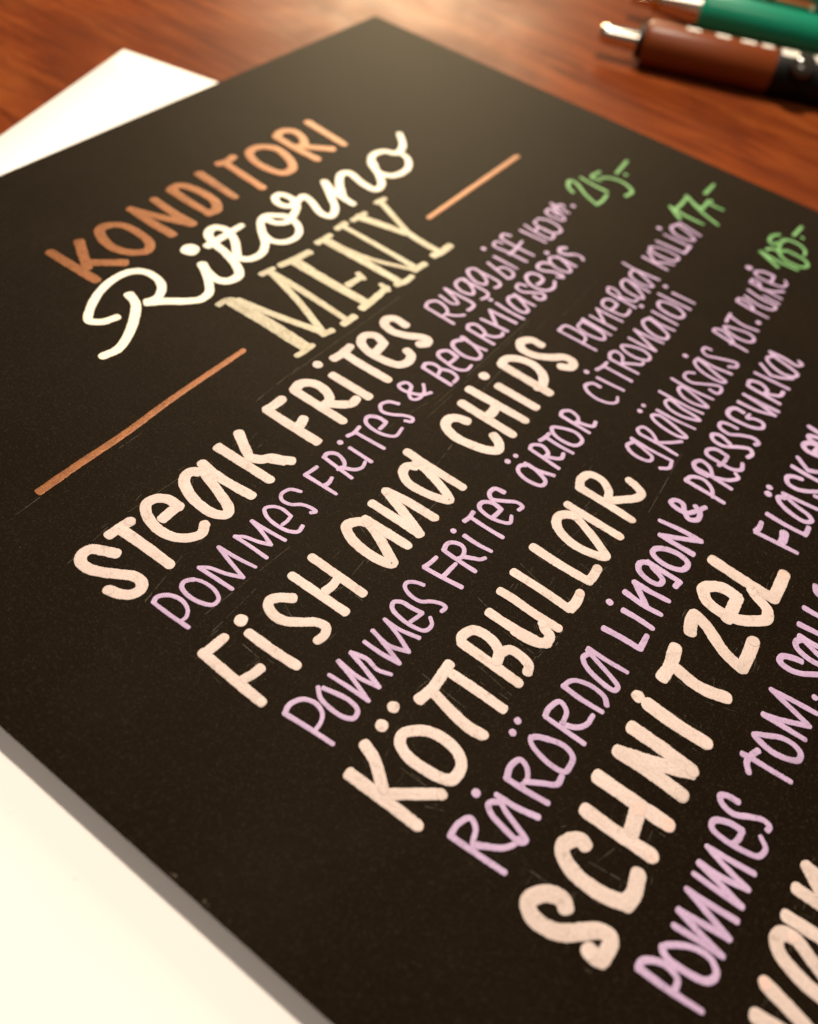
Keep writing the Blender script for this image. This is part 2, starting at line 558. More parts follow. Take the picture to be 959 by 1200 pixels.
LETTERING = [
    ('dish_name', 'STEAK', 'white', 1.24,
     '-129.26,-63.88 -129.85,-62.65 -130.54,-61.55 -131.53,-61.42 -132.20,-62.05 -132.25,-63.19 -131.67,-64.55 -130.77,-66.01 -130.01,-67.31 -130.03,-68.40 -130.65,-68.91 -131.59,-68.72 -132.35,-67.74 -132.68,-66.61;-128.19,-61.59 -127.00,-61.70 -125.56,-61.88;-126.86,-61.87 -126.75,-65.37 -126.73,-68.89;-123.20,-64.16 -121.32,-64.13 -120.82,-64.26c -120.87,-62.71 -121.68,-61.61 -122.79,-61.42 -123.75,-62.44 -124.38,-64.75 -124.08,-66.63 -123.20,-67.91 -121.86,-68.61 -120.80,-68.03;-115.91,-62.34 -116.63,-61.67 -117.67,-61.90 -118.71,-63.50 -119.22,-65.86 -119.02,-67.88 -118.24,-68.86 -117.50,-68.38 -116.71,-66.46 -115.65,-63.01;-114.79,-61.83 -114.99,-64.32 -114.83,-66.76 -114.57,-69.23;-111.80,-61.27 -111.55,-69.06;-108.56,-61.58 -109.56,-63.25 -110.57,-65.10;-110.64,-65.16 -109.92,-66.31 -108.86,-67.16 -108.29,-68.62 -109.12,-67.06 -107.73,-69.11'),
    ('dish_name', 'FRITES', 'white', 1.3,
     '-103.49,-61.39 -103.51,-65.48 -103.42,-69.40;-103.49,-61.39 -102.44,-61.56 -100.93,-61.62;-103.21,-66.07 -102.44,-65.98 -101.53,-65.65;-98.68,-61.68 -98.70,-69.38;-98.68,-61.68 -97.26,-61.53 -96.10,-62.65 -96.10,-64.73 -97.00,-65.98 -98.26,-65.99 -98.70,-65.50;-97.76,-66.09 -96.64,-67.57 -95.59,-68.44 -94.63,-68.37;.0.67 -93.05,-60.83;-93.28,-63.49 -93.23,-69.33;-90.74,-61.62 -89.41,-61.82 -87.51,-61.75;-88.99,-61.84 -89.13,-64.09 -89.04,-69.27;-86.04,-64.93 -84.83,-64.80 -83.71,-64.61c -83.30,-62.86 -84.31,-61.81 -85.69,-62.25 -86.51,-64.14 -86.43,-66.63 -85.78,-68.63 -84.39,-69.20 -83.16,-68.74 -82.74,-67.77;-78.62,-64.52 -78.56,-62.64 -79.58,-61.91 -80.53,-62.36 -80.95,-64.03 -80.23,-66.04 -79.07,-67.74 -78.97,-68.61 -79.74,-68.93 -80.50,-68.32'),
    ('dish_name', 'FISH', 'white', 1.03,
     '-131.89,-78.58 -132.04,-82.31 -132.15,-86.30;-131.91,-78.74 -131.05,-78.89 -129.44,-79.02;-131.53,-83.46 -130.70,-83.78 -129.55,-83.96;.0.70 -126.96,-78.96;-127.53,-80.61 -127.48,-83.62 -127.27,-86.42;-121.73,-81.26 -122.43,-80.30 -123.31,-79.64 -123.96,-79.88 -124.44,-80.93 -124.32,-82.23 -123.37,-83.65 -122.36,-84.90 -122.19,-85.95 -122.83,-86.38 -123.91,-86.31;-119.73,-79.41 -119.58,-86.40;-116.62,-79.56 -116.67,-86.50;-118.97,-83.24 -117.93,-83.39 -116.85,-83.24'),
    ('dish_name', 'and', 'white', 1.18,
     '-109.21,-80.98 -109.98,-80.01 -110.91,-79.69 -111.86,-81.03 -112.26,-83.26 -112.12,-85.48 -111.64,-86.56 -110.67,-85.03 -109.10,-81.20;-108.89,-80.67 -108.74,-83.54 -108.64,-86.40;-106.54,-79.93 -106.49,-83.22 -106.49,-86.48c -105.19,-83.33 -104.11,-80.11;-104.03,-80.11 -103.66,-82.53 -103.53,-86.49;-98.69,-80.53 -99.26,-79.74 -100.31,-79.81 -101.30,-81.14 -101.27,-83.58 -100.73,-85.63 -100.23,-86.44 -99.38,-85.02 -98.23,-81.15 -98.34,-80.28;-97.50,-78.42 -97.61,-81.34 -97.59,-86.56'),
    ('dish_name', 'CHIPS', 'white', 1.33,
     '-88.17,-81.06 -88.54,-79.84 -89.44,-79.13 -90.64,-79.44 -91.42,-81.26 -91.17,-83.65 -90.48,-85.73 -89.66,-86.63 -88.66,-86.17 -87.88,-84.90;-85.93,-78.78 -86.14,-86.55;-83.10,-78.12 -82.90,-86.55;-85.49,-82.61 -84.42,-82.66 -82.96,-82.28;.0.76 -79.58,-78.24;-79.92,-80.65 -79.89,-86.58;-76.05,-78.79 -76.24,-86.48;-76.05,-78.79 -74.71,-78.66 -73.55,-79.69 -72.93,-82.08 -73.86,-84.14 -75.57,-85.01 -76.56,-84.84;-68.60,-80.98 -68.69,-79.28 -70.12,-78.43 -71.23,-79.19 -71.22,-81.09 -69.97,-83.14 -68.47,-84.72 -68.58,-86.05 -69.69,-86.30 -70.53,-85.23'),
    ('dish_name', 'KÖTTBULLAR', 'white', 1.12,
     '-132.39,-96.90 -132.31,-100.55 -132.30,-104.51;-129.39,-96.41 -129.96,-97.95 -131.65,-100.18;-131.97,-100.53 -130.87,-101.86 -128.74,-104.60;.0.61 -124.79,-96.34;.0.63 -126.97,-96.56;-125.29,-99.45 -126.35,-98.60 -127.21,-98.85 -127.84,-100.16 -127.84,-102.09 -127.56,-103.80 -127.07,-104.65 -125.57,-104.66 -124.71,-103.81 -124.36,-102.12 -124.68,-100.38 -125.29,-99.45;-122.63,-97.82 -120.93,-98.17 -118.53,-98.07 -117.58,-98.03;-121.19,-98.73 -121.69,-101.07 -121.95,-103.21 -121.75,-104.67;-118.35,-98.85 -118.26,-101.84 -118.27,-104.83;-114.86,-97.72 -114.90,-101.25 -114.95,-104.58;-114.86,-97.72 -114.25,-97.32 -112.84,-97.86 -112.51,-99.24 -112.81,-100.60 -113.43,-101.37 -114.28,-101.64;-113.29,-101.42 -112.35,-102.01 -112.23,-103.22 -112.62,-104.42 -113.43,-104.74;-110.00,-97.93 -110.00,-100.32 -109.70,-103.81 -110.15,-101.21 -109.95,-103.44 -109.30,-104.62c -108.20,-104.47 -107.92,-103.63 -107.46,-103.19;-106.98,-97.55 -106.90,-99.00 -107.00,-101.74 -106.91,-104.66;-103.88,-97.46 -103.84,-101.00 -103.98,-104.56c -102.81,-104.73 -101.47,-104.54;-99.52,-97.42 -99.60,-101.09 -99.43,-104.55c -98.44,-104.64 -97.22,-104.56;-92.46,-98.92 -92.92,-98.01 -93.88,-97.52 -95.15,-98.17 -96.03,-100.27 -95.97,-102.48 -95.16,-104.55 -94.36,-103.46 -93.12,-100.99 -92.43,-98.96;-91.41,-97.49 -91.48,-101.00 -91.47,-104.53;-88.10,-97.33 -88.12,-101.01 -88.29,-104.55;-88.20,-97.47 -86.71,-96.90 -85.37,-97.39 -85.14,-98.92 -86.08,-100.37 -87.35,-100.92;-87.96,-100.70 -86.19,-102.39 -84.78,-103.60 -83.76,-103.76 -83.10,-102.66 -82.89,-101.62'),
    ('dish_name', 'SCHNITZEL', 'white', 1.44,
     '-130.13,-118.34 -129.71,-117.81 -129.86,-116.84 -130.53,-115.95 -131.58,-115.45 -132.32,-116.09 -132.44,-117.45 -131.99,-118.85 -130.85,-120.27 -129.82,-121.57 -129.75,-122.39 -130.34,-122.64 -131.60,-122.57c -131.82,-121.89 -131.76,-121.40;-124.54,-117.28 -124.39,-116.77 -124.91,-116.06 -125.83,-115.68 -126.53,-116.07 -127.19,-117.50 -127.31,-119.04 -127.12,-120.83 -126.58,-122.38c -125.50,-122.56 -123.92,-122.24;-121.83,-115.75 -121.82,-118.83 -121.66,-122.51;-118.36,-115.31 -118.32,-118.89 -118.23,-122.57;-120.93,-120.13 -120.10,-120.00 -118.63,-119.74;-114.92,-115.91 -114.77,-118.93 -114.90,-122.56;-114.92,-115.91 -113.67,-119.33 -112.24,-122.54;-111.87,-115.83 -111.91,-119.22 -112.11,-122.49;.0.70 -108.46,-114.93;-108.60,-116.20 -108.75,-119.22 -108.62,-122.52;-105.04,-116.03 -103.09,-116.14 -100.85,-115.78;-103.00,-116.72 -103.42,-119.08 -103.23,-120.69 -102.68,-122.37;-97.92,-116.23 -96.51,-115.82 -95.56,-115.80c -96.00,-117.26 -97.85,-120.25 -98.50,-122.45c -96.53,-122.45 -94.46,-122.31;-93.78,-118.91 -92.19,-118.94 -90.22,-118.88c -90.11,-117.23 -90.77,-115.92 -91.73,-115.31 -92.94,-116.14 -93.34,-117.98 -92.98,-119.88 -91.88,-121.49 -90.81,-122.50 -89.51,-122.16 -88.74,-120.74 -88.23,-119.91;-87.18,-114.61 -87.46,-118.32 -87.55,-122.25c -85.65,-122.24 -83.47,-122.15'),
    ('dish_name', 'VAN', 'white', 1.2,
     '-127.68,-134.65 -127.22,-137.69 -126.92,-141.71c -125.77,-137.94 -124.99,-134.50;-120.17,-135.22 -120.37,-134.51 -121.13,-134.15 -122.01,-134.68 -122.58,-136.02 -122.99,-137.94 -122.72,-139.92 -121.95,-139.55 -120.87,-137.28 -120.08,-135.34;-118.87,-134.32 -118.73,-136.61 -118.46,-139.89;-116.12,-134.36 -116.06,-136.72 -116.16,-140.16;-113.67,-134.54 -115.04,-136.25 -116.29,-138.66 -116.16,-140.16;-113.67,-134.54 -113.79,-136.51 -113.49,-140.37'),
    ('description', 'POMMES', 'lilac', 0.45,
     '-130.94,-71.01 -130.91,-73.32 -130.77,-75.63;-130.94,-71.01 -130.31,-70.79 -129.41,-71.49 -129.00,-72.84 -129.35,-74.07 -130.02,-74.59 -130.72,-74.57;-126.48,-72.10 -127.28,-71.55 -127.87,-71.76 -128.21,-72.92 -128.02,-74.50 -127.40,-75.64 -126.61,-75.61 -126.09,-74.67 -126.07,-73.18 -126.48,-72.10;-124.85,-75.83 -124.98,-73.60 -125.12,-71.41c -124.49,-72.23 -123.90,-74.06 -123.10,-75.74c -122.56,-73.39 -121.97,-71.17c -121.75,-73.53 -121.35,-75.85;-119.74,-75.88 -119.75,-73.64 -119.85,-71.51c -119.26,-72.28 -118.78,-73.82 -118.19,-75.16c -117.52,-73.14 -117.16,-71.44c -117.00,-73.74 -116.77,-75.96;-115.38,-74.30 -114.63,-74.36 -113.89,-74.24c -113.79,-72.77 -114.26,-71.78 -114.99,-71.40 -115.63,-72.22 -115.86,-73.96 -115.55,-75.51 -114.94,-76.21 -114.05,-76.06;-110.55,-72.79 -111.10,-71.69 -112.24,-71.42 -112.85,-72.01 -112.72,-73.08 -111.84,-74.19 -111.55,-75.34 -111.63,-75.93 -112.16,-75.54'),
    ('description', 'FRITES &', 'lilac', 0.51,
     '-108.31,-71.53 -108.16,-75.97;-108.31,-71.53 -107.40,-71.72 -106.54,-71.81;-108.28,-74.19 -107.51,-74.35 -106.61,-74.16;-104.82,-71.52 -105.14,-75.92;-104.82,-71.52 -104.10,-71.42 -103.43,-72.17 -103.63,-73.45 -104.27,-74.12 -105.20,-73.91;-104.73,-73.95 -103.79,-75.49 -102.98,-75.82 -102.17,-75.58;.0.39 -101.71,-71.45;-101.61,-72.83 -101.65,-76.07;-100.29,-71.47 -99.36,-71.72 -98.16,-71.61;-99.21,-71.77 -98.94,-75.95;-96.74,-73.66 -95.89,-73.68 -95.28,-73.55c -95.33,-72.27 -96.08,-71.34 -96.98,-71.69 -97.35,-73.14 -97.06,-74.88 -96.35,-75.82 -94.81,-75.67;-91.64,-72.88 -92.26,-71.65 -93.36,-71.29 -94.13,-72.10 -93.70,-73.39 -92.76,-74.69 -92.51,-75.67 -93.05,-75.89 -93.51,-75.16;-87.11,-74.79 -88.23,-74.15 -88.96,-72.97 -89.27,-71.50 -88.92,-70.90 -87.83,-71.32 -87.94,-72.18 -89.18,-72.73 -89.81,-73.58 -89.24,-74.19 -87.69,-74.05 -86.55,-73.15'),
    ('description', 'BEARNAISESÅS', 'lilac', 0.55,
     '-83.94,-71.27 -84.08,-75.84;-83.94,-71.27 -83.04,-71.11 -82.38,-71.93 -82.58,-73.11 -83.69,-73.52;-82.58,-73.11 -81.98,-74.43 -82.36,-75.72 -83.49,-75.89;-81.04,-73.34 -80.16,-73.46 -78.98,-73.48c -78.83,-71.87 -79.82,-71.16 -80.55,-71.43 -80.94,-73.04 -81.05,-74.74 -80.27,-75.84 -79.05,-75.85;-75.56,-72.06 -76.51,-71.50 -77.37,-71.65 -77.96,-72.70 -78.09,-74.42 -77.35,-75.81 -76.44,-75.74 -75.65,-74.49 -74.91,-71.88;-75.12,-71.66 -75.31,-73.80 -75.04,-75.74;-73.08,-71.41 -73.21,-75.77;-73.08,-71.41 -72.29,-71.01 -71.50,-71.60 -71.64,-72.89 -72.24,-73.79 -72.94,-73.71;-72.40,-73.84 -71.78,-75.13 -70.80,-75.71 -70.20,-75.47;-69.87,-71.65 -69.62,-73.79 -69.48,-75.86;-69.67,-74.18 -68.48,-72.84 -67.27,-71.48c -67.17,-73.74 -67.06,-75.85;-65.28,-71.36 -65.52,-73.71 -65.49,-76.12;.0.37 -65.19,-70.31;-61.70,-72.66 -62.68,-72.00 -63.46,-72.28 -64.16,-73.63 -64.23,-75.38 -63.46,-75.71 -62.38,-74.29 -61.62,-72.36;-61.49,-72.16 -61.65,-73.87 -61.58,-75.79;-58.40,-72.45 -58.80,-71.43 -59.77,-71.55 -60.07,-72.68 -59.02,-74.07 -58.21,-75.35 -58.90,-75.98 -59.82,-75.52 -59.67,-74.49;-56.81,-73.55 -55.95,-73.69 -55.08,-73.57c -54.63,-72.55 -55.20,-71.35 -56.41,-71.29 -57.47,-72.42 -57.73,-74.07 -56.98,-75.40 -55.58,-75.74 -54.19,-75.09;-50.74,-72.41 -51.31,-71.44 -52.53,-71.15 -53.25,-71.69 -53.02,-72.66 -52.26,-73.76 -52.00,-75.15 -52.32,-75.58 -52.88,-74.87;.0.44 -48.60,-70.56;-48.47,-72.44 -49.32,-71.61 -50.29,-72.08 -51.04,-73.86 -50.53,-75.62 -49.67,-75.46 -48.30,-72.35;-48.23,-72.31 -48.37,-75.74;-45.15,-72.19 -45.91,-71.56 -46.92,-72.03 -46.70,-73.03 -45.56,-74.24 -45.48,-75.24 -46.06,-75.81'),
    ('description', 'Ryggbiff', 'lilac', 0.51,
     '-73.32,-64.35 -73.49,-69.26;-73.32,-64.35 -72.23,-63.97 -71.08,-64.68 -71.21,-66.26 -72.02,-67.23 -73.07,-67.27;-72.59,-67.32 -71.76,-68.60 -70.80,-69.37;-69.71,-64.37 -69.94,-66.65 -69.34,-67.25 -68.69,-66.32 -67.81,-63.97;-67.81,-63.97 -67.68,-66.41 -67.86,-69.07 -68.67,-69.29 -69.55,-69.17;-63.90,-64.69 -65.25,-64.30 -66.09,-64.78 -66.57,-66.18 -66.06,-67.61 -65.31,-67.43 -63.84,-64.65;-64.13,-64.84 -64.15,-69.16 -64.94,-69.52 -66.06,-69.23;-60.51,-64.56 -61.57,-64.00 -62.38,-64.65 -63.17,-66.51 -62.67,-67.72 -61.74,-67.45 -60.51,-64.56;-60.59,-64.48 -60.73,-69.18 -61.42,-69.53 -62.31,-69.26;-57.78,-65.17 -58.95,-69.49c -58.03,-69.83 -57.01,-69.22 -56.96,-67.65 -58.16,-66.96;.0.44 -55.18,-62.75;-55.69,-65.05 -55.75,-69.24;-53.09,-69.35 -53.15,-66.25 -53.27,-63.47 -52.05,-63.19 -51.77,-64.09;-53.47,-66.45 -51.82,-66.51 -48.97,-66.15;-50.78,-69.31 -50.83,-65.92 -50.45,-63.15 -49.38,-62.96 -48.89,-64.01'),
    ('description', '160 gr', 'lilac', 0.5,
     '-46.40,-64.36 -46.20,-69.07;-44.53,-64.13 -44.99,-66.78 -44.81,-69.09 -43.48,-69.02 -43.11,-67.06 -43.64,-66.01 -44.46,-66.21;-41.95,-64.77 -42.78,-64.97 -43.28,-66.89 -42.86,-68.81 -41.51,-69.28 -40.51,-68.05 -40.49,-65.86 -41.33,-64.69;-37.72,-66.51 -37.13,-64.80 -38.45,-64.70 -39.02,-66.13 -38.66,-67.58;-35.99,-64.72 -38.11,-68.10 -38.93,-67.72;-35.58,-64.07 -35.85,-67.70;-35.52,-65.16 -34.47,-65.56 -34.68,-66.23;.0.43 -33.35,-67.18'),
    ('price', '215:-', 'green', 0.63,
     '-29.49,-65.05 -28.48,-63.62 -26.39,-62.88 -26.24,-63.81 -28.41,-67.08 -29.75,-69.86c -27.98,-70.06 -25.48,-69.78;-24.03,-63.77 -24.44,-66.51 -24.55,-69.32;-21.49,-64.87 -22.43,-65.22 -22.05,-66.80;-21.17,-66.36 -19.68,-68.14 -19.62,-70.63 -20.99,-72.58 -23.23,-72.37;-21.69,-64.97 -19.53,-65.27;.0.41 -16.68,-69.21;-17.58,-67.74 -12.02,-67.22'),
    ('price', '174:-', 'green', 0.64,
     '-20.19,-79.86 -20.74,-83.01 -20.78,-86.23;-20.04,-79.62 -21.30,-81.03 -22.41,-82.53;-20.10,-80.68 -17.58,-80.80 -14.57,-80.56c -17.25,-84.44 -18.99,-88.27;-14.42,-80.32 -15.78,-82.46 -16.43,-84.10c -14.80,-84.13 -12.72,-83.97;-13.56,-84.14 -13.66,-85.56 -13.62,-87.09;.0.36 -12.47,-84.39;-11.09,-82.61 -6.64,-82.58'),
    ('price', '185:-', 'green', 0.62,
     '-20.96,-96.80 -21.39,-100.10 -21.31,-103.50;-21.24,-97.22 -23.15,-100.71;-13.23,-97.63 -14.64,-96.82 -16.55,-96.92 -17.19,-97.70 -15.92,-98.23;-19.61,-97.43 -18.62,-98.04 -18.33,-99.69;-15.16,-98.61 -13.87,-99.14 -13.46,-100.94 -14.51,-102.71 -16.10,-103.06;-15.82,-98.68 -18.70,-99.34 -20.20,-101.26 -19.89,-103.96 -18.61,-104.49 -17.55,-103.68 -17.18,-101.84 -17.21,-100.26 -18.70,-99.34;.0.36 -11.06,-101.13;-11.50,-99.65 -7.67,-99.87'),
    ('description', 'POMMES', 'lilac', 0.47,
     '-131.67,-88.75 -131.37,-91.46 -131.17,-94.07;-131.67,-88.75 -130.68,-88.54 -129.54,-89.14 -129.10,-90.34 -129.49,-91.48 -130.34,-91.93 -131.34,-91.99;-127.70,-89.49 -128.38,-90.31 -128.65,-92.03 -128.47,-93.43 -128.01,-94.08 -127.18,-93.87 -126.89,-92.69 -127.15,-91.08 -127.46,-89.90;-126.04,-89.53 -125.86,-91.88 -125.77,-94.09c -124.99,-91.72 -124.33,-89.22c -124.46,-91.84 -124.03,-94.04c -123.35,-91.77 -122.85,-89.65c -122.40,-91.30 -122.65,-92.82 -122.23,-94.13;-121.04,-90.00 -121.00,-92.10 -120.74,-94.08c -120.06,-91.94 -119.52,-89.84c -119.83,-92.04 -119.12,-94.10c -118.21,-91.92 -117.68,-89.98c -117.68,-91.80 -117.16,-94.04;-116.20,-92.23 -115.37,-92.45 -114.60,-92.59c -114.79,-91.36 -114.93,-90.08 -115.49,-89.52 -116.18,-89.89 -116.53,-91.24 -116.50,-92.84 -116.07,-94.02 -115.10,-94.15 -114.51,-93.56;-111.69,-90.75 -111.99,-89.84 -112.63,-89.17 -113.21,-89.36 -113.65,-90.46 -113.54,-91.68 -112.86,-92.49 -112.40,-93.45 -112.42,-94.10 -113.13,-94.04'),
    ('description', 'FRITES', 'lilac', 0.54,
     '-109.80,-89.44 -109.58,-91.73 -109.25,-94.01;-109.78,-89.46 -108.80,-89.68 -107.82,-89.77;-109.46,-91.74 -108.32,-91.81 -107.16,-91.89;-106.55,-89.87 -106.62,-91.82 -106.59,-94.05;-106.55,-89.87 -105.57,-89.69 -104.99,-90.07 -104.68,-91.02 -105.04,-91.64 -105.91,-91.92 -106.46,-91.71;-105.91,-91.92 -105.35,-92.88 -104.88,-93.71 -104.41,-93.98;.0.36 -103.64,-89.24;-103.37,-90.55 -103.39,-92.39 -103.17,-94.06;-101.72,-89.41 -100.88,-89.60 -99.82,-89.51;-100.72,-89.64 -100.78,-91.88 -100.71,-94.00;-99.25,-91.65 -98.26,-91.77 -97.39,-91.83c -97.25,-90.56 -98.01,-89.55 -98.84,-89.69 -99.22,-90.90 -99.02,-92.53 -98.38,-93.60 -97.39,-93.24;-94.95,-90.78 -95.22,-89.60 -96.20,-89.45 -96.80,-90.13 -96.14,-91.36 -95.23,-92.74 -95.35,-93.55 -96.07,-93.44'),
    ('description', 'ÄRTOR', 'lilac', 0.53,
     '.0.39 -90.44,-88.51;.0.34 -88.98,-88.81;-89.49,-90.56 -90.17,-90.04 -90.94,-90.35 -91.41,-91.84 -90.96,-93.68 -90.02,-93.66 -89.25,-90.57;-89.27,-90.28 -89.19,-92.07 -88.54,-94.07;-86.77,-89.59 -87.14,-93.96;-86.77,-89.59 -86.02,-89.47 -85.28,-90.45 -85.82,-91.70 -86.78,-91.68;-86.58,-91.75 -85.50,-93.37 -84.59,-93.23;-84.73,-89.83 -83.78,-90.08 -82.78,-90.15;-83.66,-90.10 -83.78,-92.11 -83.69,-94.07;-81.57,-89.94 -82.36,-90.45 -82.76,-92.17 -82.28,-93.78 -80.95,-94.01 -80.29,-92.73 -80.87,-90.83 -81.57,-89.94;-78.93,-89.77 -79.09,-94.04;-78.93,-89.77 -78.21,-89.53 -77.35,-90.19 -77.53,-91.41 -78.40,-92.04 -79.03,-91.74;-78.55,-91.86 -77.72,-93.90 -76.79,-93.80'),
    ('description', 'CITRONAIOLI', 'lilac', 0.49,
     '-70.31,-91.24 -70.36,-90.11 -71.47,-89.52 -72.26,-90.17 -72.68,-91.95 -72.19,-93.65 -71.35,-94.27 -70.41,-93.94;.0.40 -68.92,-88.36;-68.91,-90.03 -68.80,-91.97 -68.63,-93.97;-67.55,-89.22 -66.45,-89.56 -65.08,-89.66;-66.15,-89.79 -66.16,-93.99;-64.17,-89.66 -64.10,-94.00;-64.17,-89.66 -63.13,-89.14 -62.12,-89.55 -62.37,-90.70 -63.58,-91.34;-63.74,-91.37 -62.54,-92.93 -62.01,-93.63 -61.40,-93.63;-60.48,-89.67 -61.16,-90.69 -61.23,-92.54 -60.53,-93.91 -59.60,-93.82 -59.06,-92.66 -59.41,-90.99 -60.32,-89.70;-58.05,-89.65 -58.07,-91.74 -57.85,-93.93c -56.88,-91.88 -55.75,-89.48c -55.68,-91.79 -55.44,-94.03;-51.49,-90.09 -53.00,-89.61 -54.22,-90.64 -54.78,-92.76 -54.29,-93.93 -53.27,-93.87 -52.33,-92.13 -51.75,-89.97;-51.43,-90.06 -51.71,-91.85 -51.52,-94.10;-49.77,-89.66 -49.95,-93.89;.0.39 -49.87,-87.90;-46.60,-89.55 -47.75,-89.82 -48.38,-91.54 -48.04,-93.53 -46.90,-93.75 -45.99,-92.41 -46.00,-90.49 -46.60,-89.55;-44.94,-88.55 -44.93,-91.23 -44.89,-93.90;.0.41 -42.39,-88.64;-43.08,-90.17 -43.00,-93.90'),
    ('description', 'Panerad', 'lilac', 0.46,
     '-63.98,-81.21 -63.90,-87.29;-63.98,-81.21 -62.33,-81.38 -62.05,-83.01 -62.51,-84.84 -64.06,-85.19;-59.88,-82.75 -61.18,-82.90 -61.67,-84.92 -61.02,-87.04 -60.03,-86.61 -59.55,-82.75;-59.11,-82.52 -59.37,-87.44;-57.62,-83.06 -57.64,-85.22 -57.64,-87.34;-57.60,-85.44 -56.44,-84.25 -55.43,-83.06c -55.42,-85.30 -55.32,-87.32;-54.26,-84.72 -53.26,-84.94 -52.15,-84.89c -51.92,-83.55 -52.81,-82.90 -54.07,-83.41 -54.19,-85.16 -53.84,-86.91 -52.80,-87.13 -51.96,-86.96;-50.51,-82.48 -50.84,-87.39;-50.51,-82.48 -49.36,-82.03 -49.12,-83.15 -50.21,-84.47 -50.95,-84.54;-50.14,-84.63 -49.57,-86.55 -48.67,-86.73;-45.44,-83.22 -46.81,-83.01 -47.88,-83.90 -48.27,-85.93 -47.93,-87.24 -47.08,-86.65 -45.60,-83.22;-45.46,-83.10 -45.70,-87.31;-42.27,-83.09 -43.76,-83.04 -44.61,-84.20 -44.61,-86.19 -43.96,-87.17 -43.42,-86.38 -42.24,-83.12;-41.84,-80.84 -42.02,-82.72 -41.66,-87.12'),
    ('description', 'kolja', 'lilac', 0.48,
     '-37.75,-82.49 -38.06,-86.97;-35.74,-82.59 -37.56,-84.51;-37.60,-84.73 -36.53,-86.04 -35.86,-87.32;-34.14,-82.38 -34.89,-82.46 -35.41,-84.51 -34.90,-86.85 -33.57,-87.09 -33.09,-85.54 -33.41,-83.35 -34.14,-82.38;-31.89,-82.27 -31.68,-84.92 -31.59,-87.26c -30.12,-87.23 -28.85,-87.22;.0.46 -27.97,-81.03;-29.10,-82.47 -29.08,-87.31;-24.22,-82.99 -26.14,-82.49 -27.58,-83.92 -27.47,-86.24 -26.67,-87.01 -25.84,-86.13 -24.50,-82.90;-23.74,-83.05 -24.63,-87.29'),
    ('description', 'RÅRÖRDA', 'lilac', 0.54,
     '-131.24,-107.15 -131.10,-109.80 -130.89,-112.63;-131.08,-107.21 -129.93,-107.24 -128.90,-107.82 -129.30,-108.65 -130.56,-109.12;-130.68,-109.19 -130.06,-110.24 -129.24,-111.51 -128.30,-112.16 -127.75,-112.21;.0.43 -126.73,-107.05;-126.23,-108.99 -126.87,-108.48 -127.39,-109.03 -127.78,-110.62 -127.93,-112.49 -127.46,-112.81 -127.26,-112.43 -126.50,-110.18 -126.11,-109.15;-125.72,-108.57 -125.55,-110.64 -125.06,-112.71;-123.87,-108.59 -123.71,-110.69 -123.44,-112.74;-123.87,-108.59 -122.59,-108.29 -121.54,-108.72 -121.83,-109.59 -122.86,-110.19 -123.51,-110.00;-123.07,-110.09 -122.20,-111.43 -121.39,-112.62 -120.42,-112.62;.0.38 -118.42,-106.56;.0.38 -119.74,-106.77;-118.98,-108.41 -119.53,-108.73 -120.06,-110.21 -120.19,-111.68 -119.97,-112.61 -119.32,-112.78 -118.20,-112.57 -117.77,-111.52 -118.09,-110.04 -118.89,-108.59;-116.34,-108.46 -116.36,-110.52 -116.35,-112.81;-116.34,-108.46 -115.47,-108.34 -114.04,-108.88 -114.52,-109.88 -115.75,-110.18;-115.96,-110.06 -115.37,-111.42 -114.45,-112.12 -113.22,-112.20;-112.32,-108.31 -112.43,-110.34 -112.29,-112.73;-112.32,-108.31 -111.18,-108.81 -110.58,-110.10 -110.50,-111.29 -110.74,-112.27 -111.37,-112.82;-107.40,-108.75 -108.12,-108.44 -108.84,-109.07 -109.42,-110.98 -109.43,-112.70 -108.83,-112.82 -108.35,-111.93 -107.55,-109.53 -107.17,-108.45;-106.91,-108.39 -106.90,-110.70 -106.74,-112.87'),
    ('description', 'LINGON &', 'lilac', 0.7,
     '-103.67,-108.58 -103.45,-110.64 -103.39,-112.77c -102.53,-112.75 -101.50,-112.70;.0.43 -100.32,-107.63;-100.27,-109.23 -100.17,-111.00 -100.23,-112.75;-98.00,-108.39 -98.22,-110.86 -98.04,-112.73;-98.15,-111.15 -97.01,-109.78 -96.12,-108.69c -96.09,-110.67 -95.86,-112.72;-92.66,-108.83 -93.33,-108.05 -94.27,-108.35 -94.81,-109.81 -94.53,-111.02 -93.72,-111.11 -92.93,-109.49 -92.58,-108.92;-92.61,-108.66 -92.62,-110.43 -92.63,-112.71c -93.63,-112.61;-90.36,-108.59 -91.14,-108.67 -91.61,-110.52 -90.88,-112.35 -89.63,-112.49 -89.17,-111.35 -89.51,-109.58 -90.36,-108.59;-88.01,-112.49 -88.06,-110.59 -88.07,-108.25c -86.87,-110.36 -85.62,-112.51c -85.66,-110.11 -86.07,-107.35;-80.38,-110.87 -81.50,-110.33 -82.80,-109.32 -82.86,-107.77 -82.51,-107.19 -81.83,-107.47 -81.73,-108.43 -82.77,-109.11 -83.46,-110.02 -82.81,-110.87 -81.47,-110.60 -81.05,-109.86'),
    ('description', 'PRESSGURKA', 'lilac', 0.58,
